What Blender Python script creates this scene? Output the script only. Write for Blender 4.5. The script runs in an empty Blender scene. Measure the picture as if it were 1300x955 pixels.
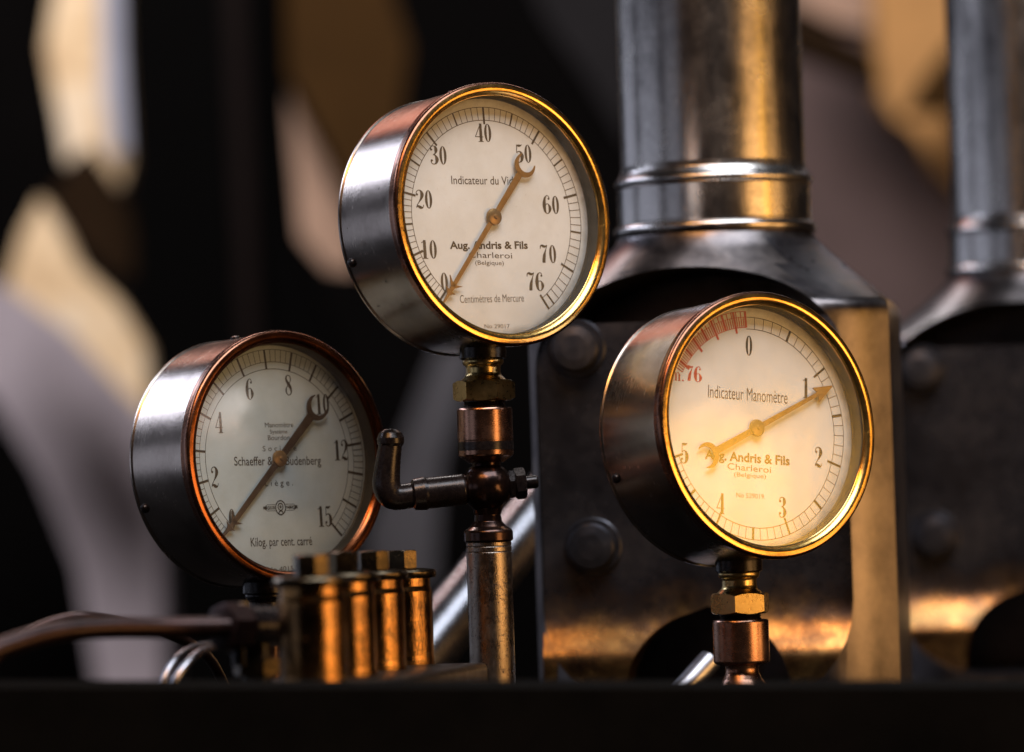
import bpy, bmesh, math, random
import numpy as np
from mathutils import Vector, Matrix
random.seed(7)
R = math.radians
PI = math.pi
SC = bpy.context.scene
COL = SC.collection

# ------------------------------------------------------------------ camera model
LENS, SENSOR = 144.0, 36.0
F = 1300 * LENS / SENSOR
CX, CY = 650.0, 477.5
PITCH, ROLL = R(1.57), R(1.8)
CF = np.array([0, math.cos(PITCH), math.sin(PITCH)])
_U0 = np.array([0, -math.sin(PITCH), math.cos(PITCH)])
_R0 = np.array([1.0, 0, 0])
CR = _R0 * math.cos(ROLL) - _U0 * math.sin(ROLL)
CU = _U0 * math.cos(ROLL) + _R0 * math.sin(ROLL)


def P(x, y, d):
    """a point of the place seen at (x, y) of the photograph, d metres away"""
    return Vector(d * (CF + CR * (x - CX) / F - CU * (y - CY) / F))


cam_d = bpy.data.cameras.new('camera')
cam = bpy.data.objects.new('camera', cam_d)
COL.objects.link(cam)
M = Matrix.Identity(4)
for i in range(3):
    M[i][0], M[i][1], M[i][2] = CR[i], CU[i], -CF[i]
cam.matrix_world = M
cam_d.lens = LENS
cam_d.sensor_width = SENSOR
cam_d.clip_end = 200
cam_d.clip_start = 0.05
cam_d.dof.use_dof = True
cam_d.dof.focus_distance = 2.60
cam_d.dof.aperture_fstop = 4.7
SC.camera = cam

# ------------------------------------------------------------------ materials


def new_mat(name):
    m = bpy.data.materials.new(name)
    m.use_nodes = True
    nt = m.node_tree
    b = nt.nodes['Principled BSDF']
    return m, nt, b


def N(nt, t, **kw):
    n = nt.nodes.new(t)
    for k, v in kw.items():
        if k in n.inputs:
            n.inputs[k].default_value = v
        else:
            setattr(n, k, v)
    return n


def ramp(nt, fac, stops):
    r = nt.nodes.new('ShaderNodeValToRGB')
    e = r.color_ramp.elements
    while len(e) < len(stops):
        e.new(0.5)
    for el, (p, c) in zip(e, stops):
        el.position = p
        el.color = (*c, 1) if len(c) == 3 else c
    nt.links.new(fac, r.inputs['Fac'])
    return r.outputs['Color']


def surf(name, stops, metallic=1.0, rough=(0.25, 0.45), scale=40.0, stretch=(1, 1, 1), bump=0.05,
         spots=0.0, spot_col=(0.01, 0.008, 0.006), spot_scale=220.0, fine=400.0, coat=0.0, spec=0.5, bscale=None):
    """worn surface: mottled colour, uneven roughness, brushed grain and dark pits"""
    m, nt, b = new_mat(name)
    L = nt.links.new
    tc = N(nt, 'ShaderNodeTexCoord')
    mp = N(nt, 'ShaderNodeMapping')
    mp.inputs['Scale'].default_value = stretch
    L(tc.outputs['Object'], mp.inputs['Vector'])
    n1 = N(nt, 'ShaderNodeTexNoise', Scale=scale, Detail=7.0, Roughness=0.62)
    L(tc.outputs['Object'], n1.inputs['Vector'])
    n2 = N(nt, 'ShaderNodeTexNoise', Scale=fine, Detail=4.0, Roughness=0.7)
    L(mp.outputs['Vector'], n2.inputs['Vector'])
    mixn = N(nt, 'ShaderNodeMath', operation='MULTIPLY_ADD')
    L(n2.outputs['Fac'], mixn.inputs[0])
    mixn.inputs[1].default_value = 0.35
    sc = N(nt, 'ShaderNodeMath', operation='MULTIPLY')
    L(n1.outputs['Fac'], sc.inputs[0])
    sc.inputs[1].default_value = 0.65
    L(sc.outputs[0], mixn.inputs[2])
    col = ramp(nt, mixn.outputs[0], stops)
    metal_out = None
    if spots > 0:
        n3 = N(nt, 'ShaderNodeTexNoise', Scale=spot_scale, Detail=5.0, Roughness=0.75)
        L(tc.outputs['Object'], n3.inputs['Vector'])
        lo = 0.72 - 0.25 * spots
        sf = ramp(nt, n3.outputs['Fac'], [(lo, (0, 0, 0)), (lo + 0.07, (1, 1, 1))])
        mx = N(nt, 'ShaderNodeMix', data_type='RGBA')
        L(sf, mx.inputs[0])
        L(col, mx.inputs[6])
        mx.inputs[7].default_value = (*spot_col, 1)
        col = mx.outputs[2]
        if metallic > 0:
            inv = N(nt, 'ShaderNodeMath', operation='MULTIPLY_ADD')
            L(sf, inv.inputs[0])
            inv.inputs[1].default_value = -0.75 * metallic
            inv.inputs[2].default_value = metallic
            metal_out = inv.outputs[0]
    L(col, b.inputs['Base Color'])
    if metal_out:
        L(metal_out, b.inputs['Metallic'])
    else:
        b.inputs['Metallic'].default_value = metallic
    mr = N(nt, 'ShaderNodeMapRange')
    mr.inputs['From Min'].default_value = 0.3
    mr.inputs['From Max'].default_value = 0.7
    mr.inputs['To Min'].default_value = rough[0]
    mr.inputs['To Max'].default_value = rough[1]
    L(mixn.outputs[0], mr.inputs['Value'])
    L(mr.outputs[0], b.inputs['Roughness'])
    b.inputs['Specular IOR Level'].default_value = spec
    if coat:
        b.inputs['Coat Weight'].default_value = coat
        b.inputs['Coat Roughness'].default_value = 0.12
    if bump:
        bp = N(nt, 'ShaderNodeBump', Strength=bump, Distance=0.001)
        if bscale:
            n4 = N(nt, 'ShaderNodeTexNoise', Scale=bscale, Detail=6.0, Roughness=0.65)
            L(tc.outputs['Object'], n4.inputs['Vector'])
            L(n4.outputs['Fac'], bp.inputs['Height'])
        else:
            L(mixn.outputs[0], bp.inputs['Height'])
        L(bp.outputs[0], b.inputs['Normal'])
    return m


MT = {}
MT['case'] = surf('brushed case metal', [(0.3, (0.20, 0.165, 0.14)), (0.5, (0.36, 0.31, 0.275)), (0.7, (0.47, 0.41, 0.36))],
                  rough=(0.19, 0.30), scale=28, stretch=(1, 1, 14), fine=160, bump=0.10, spots=0.26, spot_scale=90)
MT['bezel'] = surf('gilded brass bezel', [(0.3, (0.55, 0.30, 0.10)), (0.6, (0.82, 0.54, 0.17))],
                   rough=(0.16, 0.30), scale=45, bump=0.16, spots=0.2, spot_scale=130, bscale=70)
MT['bezel_cu'] = surf('copper bezel', [(0.3, (0.11, 0.034, 0.013)), (0.6, (0.28, 0.10, 0.042))],
                      rough=(0.16, 0.3), scale=45, bump=0.05, spots=0.2, spot_scale=160)
MT['bezel_brown'] = surf('brown lacquered bezel edge', [(0.3, (0.12, 0.05, 0.03)), (0.6, (0.26, 0.12, 0.075))],
                         rough=(0.18, 0.32), scale=45, bump=0.05, spots=0.25, spot_scale=160)
MT['wall'] = surf('blackened bezel wall', [(0.3, (0.02, 0.022, 0.018)), (0.7, (0.05, 0.05, 0.04))], metallic=0.3,
                  rough=(0.35, 0.55), scale=60)
MT['brass'] = surf('old brass', [(0.3, (0.30, 0.21, 0.08)), (0.5, (0.55, 0.40, 0.17)), (0.7, (0.66, 0.50, 0.24))],
                   rough=(0.2, 0.38), scale=60, bump=0.12, spots=0.25, spot_scale=200)
MT['copper'] = surf('worn copper', [(0.3, (0.15, 0.07, 0.05)), (0.5, (0.40, 0.22, 0.155)), (0.7, (0.56, 0.34, 0.25))],
                    rough=(0.18, 0.34), scale=50, stretch=(1, 1, 6), bump=0.12, spots=0.34, spot_scale=240)
MT['bronze'] = surf('dark oiled bronze', [(0.3, (0.016, 0.011, 0.012)), (0.5, (0.045, 0.027, 0.024)), (0.7, (0.12, 0.06, 0.038))],
                    metallic=0.9, rough=(0.12, 0.30), scale=55, bump=0.15, spots=0.2, spot_scale=130)
MT['blackiron'] = surf('black oily iron', [(0.3, (0.006, 0.005, 0.006)), (0.7, (0.024, 0.018, 0.018))], metallic=0.4,
                       rough=(0.18, 0.36), scale=50, bump=0.2)
MT['pipe'] = surf('pitted steel pipe', [(0.3, (0.11, 0.09, 0.08)), (0.5, (0.27, 0.225, 0.19)), (0.7, (0.42, 0.37, 0.32))],
                  rough=(0.2, 0.36), scale=45, stretch=(3, 3, 1), bump=0.35, spots=0.62, spot_scale=330, spot_col=(0.03, 0.015, 0.01))
MT['oilbrass'] = surf('oily orange brass', [(0.32, (0.04, 0.025, 0.017)), (0.46, (0.18, 0.10, 0.045)), (0.58, (0.40, 0.21, 0.075)), (0.74, (0.52, 0.31, 0.13))],
                      rough=(0.13, 0.26), scale=38, stretch=(2, 2, 0.4), bump=0.35, spots=0.42, spot_scale=80)
MT['cap'] = surf('dull hex cap brass', [(0.3, (0.03, 0.026, 0.022)), (0.5, (0.10, 0.078, 0.05)), (0.7, (0.24, 0.17, 0.09))],
                 rough=(0.18, 0.32), scale=70, bump=0.2, spots=0.3)
MT['grimy'] = surf('grimy cast plate', [(0.35, (0.012, 0.010, 0.010)), (0.55, (0.035, 0.027, 0.02)), (0.72, (0.16, 0.11, 0.05))], metallic=0.7,
                   rough=(0.25, 0.45), scale=60, fine=300, bump=0.5)
MT['steel'] = surf('polished cast steel', [(0.3, (0.36, 0.34, 0.33)), (0.5, (0.52, 0.49, 0.47)), (0.7, (0.60, 0.57, 0.53))],
                   rough=(0.17, 0.32), scale=24, stretch=(2, 2, 0.8), fine=40, bump=0.35, spots=0.10, spot_scale=60)
MT['casting'] = surf('dull brown cast steel', [(0.32, (0.06, 0.054, 0.058)), (0.5, (0.13, 0.115, 0.115)), (0.68, (0.20, 0.175, 0.165))],
                     rough=(0.24, 0.42), scale=26, stretch=(1.3, 1.3, 1), fine=50, bump=0.25, spots=0.22, spot_scale=45)
MT['plate'] = surf('dark worn steel plate', [(0.3, (0.03, 0.03, 0.037)), (0.5, (0.075, 0.075, 0.088)), (0.7, (0.14, 0.13, 0.135))],
                   metallic=0.85, rough=(0.22, 0.4), scale=18, fine=90, bump=0.3, spots=0.3, spot_scale=60)
MT['stained_glint'] = surf('dark steel plate browned by oil at its foot', [(0.3, (0.03, 0.03, 0.037)), (0.5, (0.075, 0.075, 0.088)), (0.7, (0.14, 0.13, 0.135))],
                     metallic=0.85, rough=(0.2, 0.34), scale=14, fine=90, bump=0.18, spots=0.2, spot_scale=60)


def oil_glint_foot(m):
    # oily brown film plus painted gold reflection at the plate's foot, ragged upper border
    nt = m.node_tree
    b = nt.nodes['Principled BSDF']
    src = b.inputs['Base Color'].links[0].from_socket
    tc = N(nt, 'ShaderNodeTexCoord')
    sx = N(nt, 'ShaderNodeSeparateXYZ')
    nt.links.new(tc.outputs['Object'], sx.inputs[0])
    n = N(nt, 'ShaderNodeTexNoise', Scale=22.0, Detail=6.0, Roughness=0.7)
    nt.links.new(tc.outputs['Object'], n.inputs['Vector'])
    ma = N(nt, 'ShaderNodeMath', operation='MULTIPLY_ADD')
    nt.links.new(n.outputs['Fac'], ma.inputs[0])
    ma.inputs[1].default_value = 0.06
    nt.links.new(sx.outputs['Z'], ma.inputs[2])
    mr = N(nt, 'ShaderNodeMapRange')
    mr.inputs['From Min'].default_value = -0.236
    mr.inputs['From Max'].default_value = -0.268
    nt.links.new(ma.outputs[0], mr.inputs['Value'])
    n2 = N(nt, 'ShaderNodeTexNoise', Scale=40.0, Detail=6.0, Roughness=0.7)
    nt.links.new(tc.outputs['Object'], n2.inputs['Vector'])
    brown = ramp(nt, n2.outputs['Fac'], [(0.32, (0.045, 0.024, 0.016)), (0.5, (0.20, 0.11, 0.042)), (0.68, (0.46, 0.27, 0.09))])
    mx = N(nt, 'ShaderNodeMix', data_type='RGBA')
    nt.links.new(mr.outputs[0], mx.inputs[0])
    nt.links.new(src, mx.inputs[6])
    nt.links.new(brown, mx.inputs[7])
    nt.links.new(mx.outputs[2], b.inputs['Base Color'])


oil_glint_foot(MT['stained_glint'])
MT['brightrod'] = surf('bright ground steel', [(0.3, (0.5, 0.5, 0.55)), (0.7, (0.72, 0.72, 0.78))], rough=(0.3, 0.42), scale=30, bump=0.05)
MT['rod'] = surf('bright polished steel', [(0.3, (0.22, 0.22, 0.25)), (0.7, (0.42, 0.42, 0.46))], rough=(0.2, 0.34), scale=30, bump=0.05)
MT['copperpipe'] = surf('tarnished copper pipe', [(0.3, (0.012, 0.007, 0.007)), (0.5, (0.028, 0.014, 0.013)), (0.7, (0.055, 0.026, 0.023))],
                        metallic=0.7, rough=(0.25, 0.45), scale=40, bump=0.25, spots=0.2)
MT['bed'] = surf('black painted iron', [(0.3, (0.0012, 0.0012, 0.0012)), (0.7, (0.004, 0.0037, 0.0035))], metallic=0.0,
                 rough=(0.55, 0.8), scale=20, bump=0.2, spec=0.04)
MT['hand_brass'] = surf('brass needle', [(0.3, (0.20, 0.12, 0.04)), (0.7, (0.34, 0.21, 0.08))], metallic=0.6,
                        rough=(0.3, 0.45), scale=90, bump=0.03)
MT['hand_dark'] = surf('browned steel needle', [(0.3, (0.045, 0.03, 0.022)), (0.7, (0.09, 0.062, 0.045))], metallic=0.5,
                       rough=(0.35, 0.5), scale=90, bump=0.03)


def plain(name, c, rough=0.6, metallic=0.0):
    m, nt, b = new_mat(name)
    tc = N(nt, 'ShaderNodeTexCoord')
    n = N(nt, 'ShaderNodeTexNoise', Scale=60.0, Detail=4.0)
    nt.links.new(tc.outputs['Object'], n.inputs['Vector'])
    col = ramp(nt, n.outputs['Fac'], [(0.3, tuple(v * 0.8 for v in c)), (0.7, tuple(min(1, v * 1.15) for v in c))])
    nt.links.new(col, b.inputs['Base Color'])
    b.inputs['Roughness'].default_value = rough
    b.inputs['Metallic'].default_value = metallic
    return m


MT['ink'] = plain('black dial ink', (0.028, 0.024, 0.018))
MT['ink_brown'] = plain('faded brown dial ink', (0.085, 0.06, 0.032))
MT['ink_red'] = plain('red dial ink', (0.50, 0.055, 0.03))


def dial_mat(name, c, c2):
    m, nt, b = new_mat(name)
    L = nt.links.new
    tc = N(nt, 'ShaderNodeTexCoord')
    n = N(nt, 'ShaderNodeTexNoise', Scale=26.0, Detail=6.0, Roughness=0.6)
    L(tc.outputs['Object'], n.inputs['Vector'])
    col = ramp(nt, n.outputs['Fac'], [(0.32, c2), (0.62, c)])
    n2 = N(nt, 'ShaderNodeTexNoise', Scale=420.0, Detail=3.0, Roughness=0.7)
    L(tc.outputs['Object'], n2.inputs['Vector'])
    sp = ramp(nt, n2.outputs['Fac'], [(0.67, (0, 0, 0)), (0.74, (0.55, 0.55, 0.55))])
    mx = N(nt, 'ShaderNodeMix', data_type='RGBA')
    L(sp, mx.inputs[0])
    L(col, mx.inputs[6])
    mx.inputs[7].default_value = (0.30, 0.20, 0.10, 1)
    # brown reflection of the bezel painted around the dial's edge, uneven in width
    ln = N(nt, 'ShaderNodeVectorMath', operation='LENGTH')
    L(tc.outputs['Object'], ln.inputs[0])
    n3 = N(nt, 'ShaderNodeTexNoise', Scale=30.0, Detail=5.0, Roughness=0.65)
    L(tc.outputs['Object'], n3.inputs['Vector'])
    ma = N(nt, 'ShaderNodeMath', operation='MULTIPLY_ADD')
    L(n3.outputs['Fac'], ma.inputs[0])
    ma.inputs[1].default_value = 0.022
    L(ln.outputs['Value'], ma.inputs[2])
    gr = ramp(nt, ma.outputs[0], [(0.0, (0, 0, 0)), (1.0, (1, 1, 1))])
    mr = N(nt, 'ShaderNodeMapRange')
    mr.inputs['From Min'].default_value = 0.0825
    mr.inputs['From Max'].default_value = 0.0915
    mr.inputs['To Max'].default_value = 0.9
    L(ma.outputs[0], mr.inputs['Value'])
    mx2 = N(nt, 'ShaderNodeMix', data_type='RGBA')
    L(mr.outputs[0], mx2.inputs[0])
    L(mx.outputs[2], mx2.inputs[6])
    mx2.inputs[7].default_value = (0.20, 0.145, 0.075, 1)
    L(mx2.outputs[2], b.inputs['Base Color'])
    b.inputs['Roughness'].default_value = 0.42
    return m


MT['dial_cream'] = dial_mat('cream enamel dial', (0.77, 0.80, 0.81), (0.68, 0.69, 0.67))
MT['dial_dim_cool'] = dial_mat('enamel dial with dim cool light in its colour', (0.52, 0.64, 0.70), (0.43, 0.53, 0.57))  # enamel greyed and blued to stand for dimmer, cooler light on this gauge


def glass_mat():
    m, nt, b = new_mat('thin old glass')
    nt.nodes.remove(b)
    out = nt.nodes['Material Output']
    fr = N(nt, 'ShaderNodeFresnel', IOR=1.52)
    tr = N(nt, 'ShaderNodeBsdfTransparent')
    tr.inputs['Color'].default_value = (0.97, 0.975, 0.965, 1)
    gl = N(nt, 'ShaderNodeBsdfGlossy')
    gl.inputs['Roughness'].default_value = 0.115
    tc = N(nt, 'ShaderNodeTexCoord')
    n = N(nt, 'ShaderNodeTexNoise', Scale=18.0, Detail=2.0)
    nt.links.new(tc.outputs['Object'], n.inputs['Vector'])
    bp = N(nt, 'ShaderNodeBump', Strength=0.10, Distance=0.002)
    nt.links.new(n.outputs['Fac'], bp.inputs['Height'])
    nt.links.new(bp.outputs[0], gl.inputs['Normal'])
    mx = N(nt, 'ShaderNodeMixShader')
    nt.links.new(fr.outputs[0], mx.inputs[0])
    nt.links.new(tr.outputs[0], mx.inputs[1])
    nt.links.new(gl.outputs[0], mx.inputs[2])
    # a thin uneven film of dust and wiping smears
    n2 = N(nt, 'ShaderNodeTexNoise', Scale=55.0, Detail=8.0, Roughness=0.75)
    nt.links.new(tc.outputs['Object'], n2.inputs['Vector'])
    dust = ramp(nt, n2.outputs['Fac'], [(0.35, (0.006, 0.006, 0.006)), (0.72, (0.06, 0.06, 0.06))])
    df = N(nt, 'ShaderNodeBsdfDiffuse')
    df.inputs['Color'].default_value = (0.62, 0.60, 0.56, 1)
    mx2 = N(nt, 'ShaderNodeMixShader')
    nt.links.new(dust, mx2.inputs[0])
    nt.links.new(mx.outputs[0], mx2.inputs[1])
    nt.links.new(df.outputs[0], mx2.inputs[2])
    nt.links.new(mx2.outputs[0], out.inputs['Surface'])
    return m


MT['glass'] = glass_mat()

# ------------------------------------------------------------------ object helpers


def link(name, bm, mats, parent=None, loc=None, mat=None, angle=38, smooth=True):
    me = bpy.data.meshes.new(name)
    bmesh.ops.recalc_face_normals(bm, faces=bm.faces)
    bm.to_mesh(me)
    bm.free()
    for m in (mats if isinstance(mats, (list, tuple)) else [mats]):
        me.materials.append(MT[m] if isinstance(m, str) else m)
    if smooth:
        me.shade_smooth()
        me.set_sharp_from_angle(angle=R(angle))
    o = bpy.data.objects.new(name, me)
    COL.objects.link(o)
    if parent:
        o.parent = parent
    if mat is not None:
        o.matrix_local = mat
    if loc is not None:
        o.location = loc
    return o


def tag(o, label=None, cat=None, group=None, kind=None):
    for k, v in (('label', label), ('category', cat), ('group', group), ('kind', kind)):
        if v:
            o[k] = v
    return o


def thing(name, label, cat, loc=(0, 0, 0), rot=None, group=None):
    o = bpy.data.objects.new(name, None)
    o.empty_display_size = 0.02
    COL.objects.link(o)
    o.location = loc
    if rot is not None:
        o.rotation_euler = rot
    return tag(o, label, cat, group)


def lathe(bm, prof, seg=64, mat=None, mi=0, hold=True):
    """prof: (radius, z) pairs, turned about z"""
    mat = mat or Matrix.Identity(4)
    rings = []
    full = [prof[0]]
    for (r0, z0), (r1, z1) in zip(prof, prof[1:]):      # holding rings keep long faces straight
        ln = math.hypot(r1 - r0, z1 - z0)
        if ln > .003:
            e = min(.0006, ln * .1) / ln
            for t in (e, 1 - e):
                full.append((r0 + (r1 - r0) * t, z0 + (z1 - z0) * t))
        full.append((r1, z1))
    for r, z in (full if hold else prof):
        if r <= 1e-7:
            rings.append([bm.verts.new(mat @ Vector((0, 0, z)))])
        else:
            rings.append([bm.verts.new(mat @ Vector((r * math.cos(2 * PI * k / seg), r * math.sin(2 * PI * k / seg), z))) for k in range(seg)])
    for a, b in zip(rings, rings[1:]):
        for k in range(seg):
            j = (k + 1) % seg
            if len(a) == 1 and len(b) == 1:
                continue
            if len(a) == 1:
                f = bm.faces.new((a[0], b[j], b[k]))
            elif len(b) == 1:
                f = bm.faces.new((a[k], a[j], b[0]))
            else:
                f = bm.faces.new((a[k], a[j], b[j], b[k]))
            f.material_index = mi
    return bm


def hexnut(bm, ap, z0, z1, rot=0.0, bore=0.0, mat=None, ch=0.55):
    """hexagon nut with turned chamfers, apothem ap"""
    mat = mat or Matrix.Identity(4)
    seg = 72
    prev = None
    loops = []
    for kind in ('b0', 'b1', 't1', 't0'):
        lp = []
        for k in range(seg):
            t = 2 * PI * k / seg
            loc = (t + PI / 6) % (PI / 3) - PI / 6
            rh = ap / math.cos(loc)
            if kind in ('b0', 't0'):
                r = ap * 0.985
                z = z0 if kind == 'b0' else z1
            else:
                r = rh
                dz = (rh - ap * 0.985) * ch
                z = z0 + dz if kind == 'b1' else z1 - dz
            lp.append(bm.verts.new(mat @ Vector((r * math.cos(t + rot), r * math.sin(t + rot), z))))
        loops.append(lp)
    for a, b in zip(loops, loops[1:]):
        for k in range(seg):
            j = (k + 1) % seg
            bm.faces.new((a[k], a[j], b[j], b[k]))
    bm.faces.new(loops[-1])
    bm.faces.new(list(reversed(loops[0])))
    return bm


def tube(bm, pts, rad, seg=20, caps=True):
    """swept round bar through points, rad a number or one per point"""
    pts = [Vector(p) for p in pts]
    rr = rad if isinstance(rad, (list, tuple)) else [rad] * len(pts)
    up = None
    rings = []
    for i, p in enumerate(pts):
        t = (pts[min(i + 1, len(pts) - 1)] - pts[max(i - 1, 0)]).normalized()
        if up is None:
            up = Vector((0, 0, 1)) if abs(t.z) < 0.9 else Vector((1, 0, 0))
        a = t.cross(up).normalized()
        up = a.cross(t).normalized()
        rings.append([bm.verts.new(p + (a * math.cos(2 * PI * k / seg) + up * math.sin(2 * PI * k / seg)) * rr[i]) for k in range(seg)])
    for a, b in zip(rings, rings[1:]):
        for k in range(seg):
            j = (k + 1) % seg
            bm.faces.new((a[k], a[j], b[j], b[k]))
    if caps:
        bm.faces.new(list(reversed(rings[0])))
        bm.faces.new(rings[-1])
    return bm


def spline(pts, n=8):
    """Catmull-Rom through tuples of any length"""
    P_ = [np.array(p, float) for p in pts]
    P_ = [2 * P_[0] - P_[1]] + P_ + [2 * P_[-1] - P_[-2]]
    out = []
    for i in range(1, len(P_) - 2):
        a, b, c, d = P_[i - 1:i + 3]
        for k in range(n):
            t = k / n
            out.append(0.5 * (2 * b + (c - a) * t + (2 * a - 5 * b + 4 * c - d) * t * t + (3 * b - a - 3 * c + d) * t ** 3))
    out.append(P_[-2])
    return out


def box(bm, x0, x1, y0, y1, z0, z1, mat=None, bev=0.0, bseg=3):
    mat = mat or Matrix.Identity(4)
    b2 = bmesh.new()
    v = [b2.verts.new((x, y, z)) for x in (x0, x1) for y in (y0, y1) for z in (z0, z1)]
    for q in ((0, 1, 3, 2), (4, 6, 7, 5), (0, 4, 5, 1), (2, 3, 7, 6), (0, 2, 6, 4), (1, 5, 7, 3)):
        b2.faces.new([v[i] for i in q])
    bmesh.ops.recalc_face_normals(b2, faces=b2.faces)
    if bev:
        bmesh.ops.bevel(b2, geom=list(b2.edges), offset=bev, segments=bseg, affect='EDGES', profile=0.5)
    b2.transform(mat)
    tmp = bpy.data.meshes.new('tmp')
    b2.to_mesh(tmp)
    b2.free()
    bm.from_mesh(tmp)
    bpy.data.meshes.remove(tmp)
    return bm


def copy_tree(o, parent=None):
    c = o.copy()
    COL.objects.link(c)
    if parent:
        c.parent = parent
    for ch in list(o.children):
        copy_tree(ch, c)
    return c


# ------------------------------------------------------------------ dial lettering
DIG = {
    '0': [('ring', 0.23, 0.5, 0.19, 0.49, 0.055, 0.455)],
    '1': [[(.25, .985, .13), (.25, .5, .15), (.25, .02, .15)], [(.08, .84, .03), (.17, .89, .04), (.24, .98, .04)], [(.09, .018, .036), (.41, .018, .036)]],
    '2': [('dot', .115, .745, .06), [(.07, .78, .04), (.10, .90, .04), (.21, .98, .035), (.33, .92, .10), (.38, .75, .17), (.33, .56, .12), (.21, .36, .05), (.09, .17, .03), (.06, .04, .03)],
          [(.06, .08, .03), (.14, .13, .10), (.26, .07, .15), (.36, .05, .08), (.42, .13, .03), (.43, .21, .03)]],
    '3': [('dot', .10, .79, .06), [(.06, .82, .04), (.12, .95, .03), (.23, .985, .03), (.33, .91, .12), (.35, .75, .16), (.30, .59, .07), (.19, .52, .03)],
          [(.19, .52, .03), (.31, .47, .08), (.38, .28, .17), (.33, .09, .10), (.21, .015, .03), (.10, .06, .03), (.05, .18, .04)], ('dot', .10, .21, .06)],
    '4': [[(.335, .97, .04), (.19, .64, .035), (.04, .28, .035)], [(.02, .27, .036), (.46, .27, .036)], [(.335, .99, .12), (.335, .5, .14), (.335, .02, .14)], [(.19, .018, .036), (.46, .018, .036)]],
    '5': [[(.12, .97, .04), (.11, .75, .035), (.10, .52, .035)], [(.11, .94, .05), (.24, .92, .12), (.34, .94, .06), (.39, .99, .03)],
          [(.10, .53, .03), (.2, .61, .03), (.32, .56, .1), (.38, .34, .18), (.33, .1, .1), (.2, .015, .03), (.1, .06, .03), (.05, .18, .04)], ('dot', .10, .21, .06)],
    '6': [('dot', .345, .82, .055), [(.385, .85, .03), (.33, .96, .03), (.25, .985, .03), (.14, .85, .10), (.085, .5, .17), (.12, .14, .11), (.24, .012, .03), (.35, .12, .09), (.39, .3, .15), (.34, .48, .08), (.25, .55, .03), (.15, .47, .03), (.11, .35, .03)]],
    '7': [[(.05, .77, .03), (.06, .90, .05), (.15, .95, .11), (.27, .90, .13), (.37, .94, .06), (.42, .99, .03)], [(.42, .98, .03), (.34, .72, .05), (.25, .42, .14), (.21, .12, .16), (.21, .02, .15)]],
    '8': [[(.24, .985, .03), (.13, .91, .07), (.11, .77, .10), (.2, .60, .15), (.32, .42, .16), (.38, .24, .10), (.35, .09, .06), (.23, .015, .03), (.11, .10, .06), (.07, .26, .08), (.14, .42, .05), (.28, .56, .03), (.36, .72, .06), (.35, .90, .05), (.24, .985, .03)]],
    'm': [[(.10, .62, .11), (.10, .02, .11)], [(.34, .50, .11), (.34, .02, .11)], [(.58, .50, .11), (.58, .02, .11)], [(.12, .5, .03), (.22, .63, .04), (.33, .52, .08)], [(.36, .5, .03), (.46, .63, .04), (.57, .52, .08)],
          [(.0, .018, .036), (.2, .018, .036)], [(.25, .018, .036), (.43, .018, .036)], [(.49, .018, .036), (.68, .018, .036)], [(.02, .61, .036), (.12, .62, .036)]],
    '.': [('dot', .1, .07, .07)],
}
DIG['9'] = [('dot', .46 - .345, 1 - .82, .055), [(.46 - x, 1 - y, w) for x, y, w in DIG['6'][1]]]
WID = {'1': .46, 'm': .74, '.': .24}


def glyph_polys(ch):
    """quads of one didone numeral in a unit-height box"""
    out = []
    for s in DIG[ch]:
        if isinstance(s, tuple) and s[0] == 'ring':
            _, cx, cy, rx, ry, ix, iy = s
            n = 40
            for k in range(n):
                a, b = 2 * PI * k / n, 2 * PI * (k + 1) / n
                out.append([(cx + rx * math.cos(a), cy + ry * math.sin(a)), (cx + rx * math.cos(b), cy + ry * math.sin(b)),
                            (cx + ix * math.cos(b), cy + iy * math.sin(b)), (cx + ix * math.cos(a), cy + iy * math.sin(a))])
        elif isinstance(s, tuple) and s[0] == 'dot':
            _, cx, cy, r = s
            out.append([(cx + r * math.cos(2 * PI * k / 18), cy + r * math.sin(2 * PI * k / 18)) for k in range(18)])
        else:
            pts = spline(s, 7) if len(s) > 2 else [np.array(p, float) for p in s]
            L = []
            for i, p in enumerate(pts):
                t = pts[min(i + 1, len(pts) - 1)][:2] - pts[max(i - 1, 0)][:2]
                t = t / (np.linalg.norm(t) + 1e-9)
                nrm = np.array([-t[1], t[0]])
                w = max(p[2] * 1.08, 0.042) / 2
                L.append((p[:2] + nrm * w, p[:2] - nrm * w))
            for (a, b), (c, d) in zip(L, L[1:]):
                out.append([tuple(a), tuple(c), tuple(d), tuple(b)])
    return out


def put_polys(bm, polys, f, z, mi):
    for pl in polys:
        vs = [bm.verts.new((*f(*p), z)) for p in pl]
        try:
            fc = bm.faces.new(vs)
            fc.material_index = mi
            fc.normal_update()
            if fc.normal.z < 0:
                fc.normal_flip()
        except ValueError:
            pass


def number(bm, s, cx, cy, h, z, mi, xs=0.9, rot=0.0):
    wid = [WID.get(c, .48) for c in s]
    tot = sum(wid)
    x = -tot / 2
    c0, s0 = math.cos(rot), math.sin(rot)
    for i, c in enumerate(s):
        def f(px, py, x=x):
            X, Y = (x + px) * h * xs, (py - 0.5) * h
            return (cx + X * c0 - Y * s0, cy + X * s0 + Y * c0)
        put_polys(bm, glyph_polys(c), f, z + 2e-6 * i, mi)
        x += wid[i]


def _cap_height():
    cu = bpy.data.curves.new('txt', 'FONT')
    cu.body = 'H'
    ob = bpy.data.objects.new('txt', cu)
    COL.objects.link(ob)
    me = bpy.data.meshes.new_from_object(ob.evaluated_get(bpy.context.evaluated_depsgraph_get()))
    hgt = max(v.co.y for v in me.vertices) - min(v.co.y for v in me.vertices)
    bpy.data.objects.remove(ob)
    bpy.data.curves.remove(cu)
    bpy.data.meshes.remove(me)
    return hgt


CAPH = _cap_height()


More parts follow.
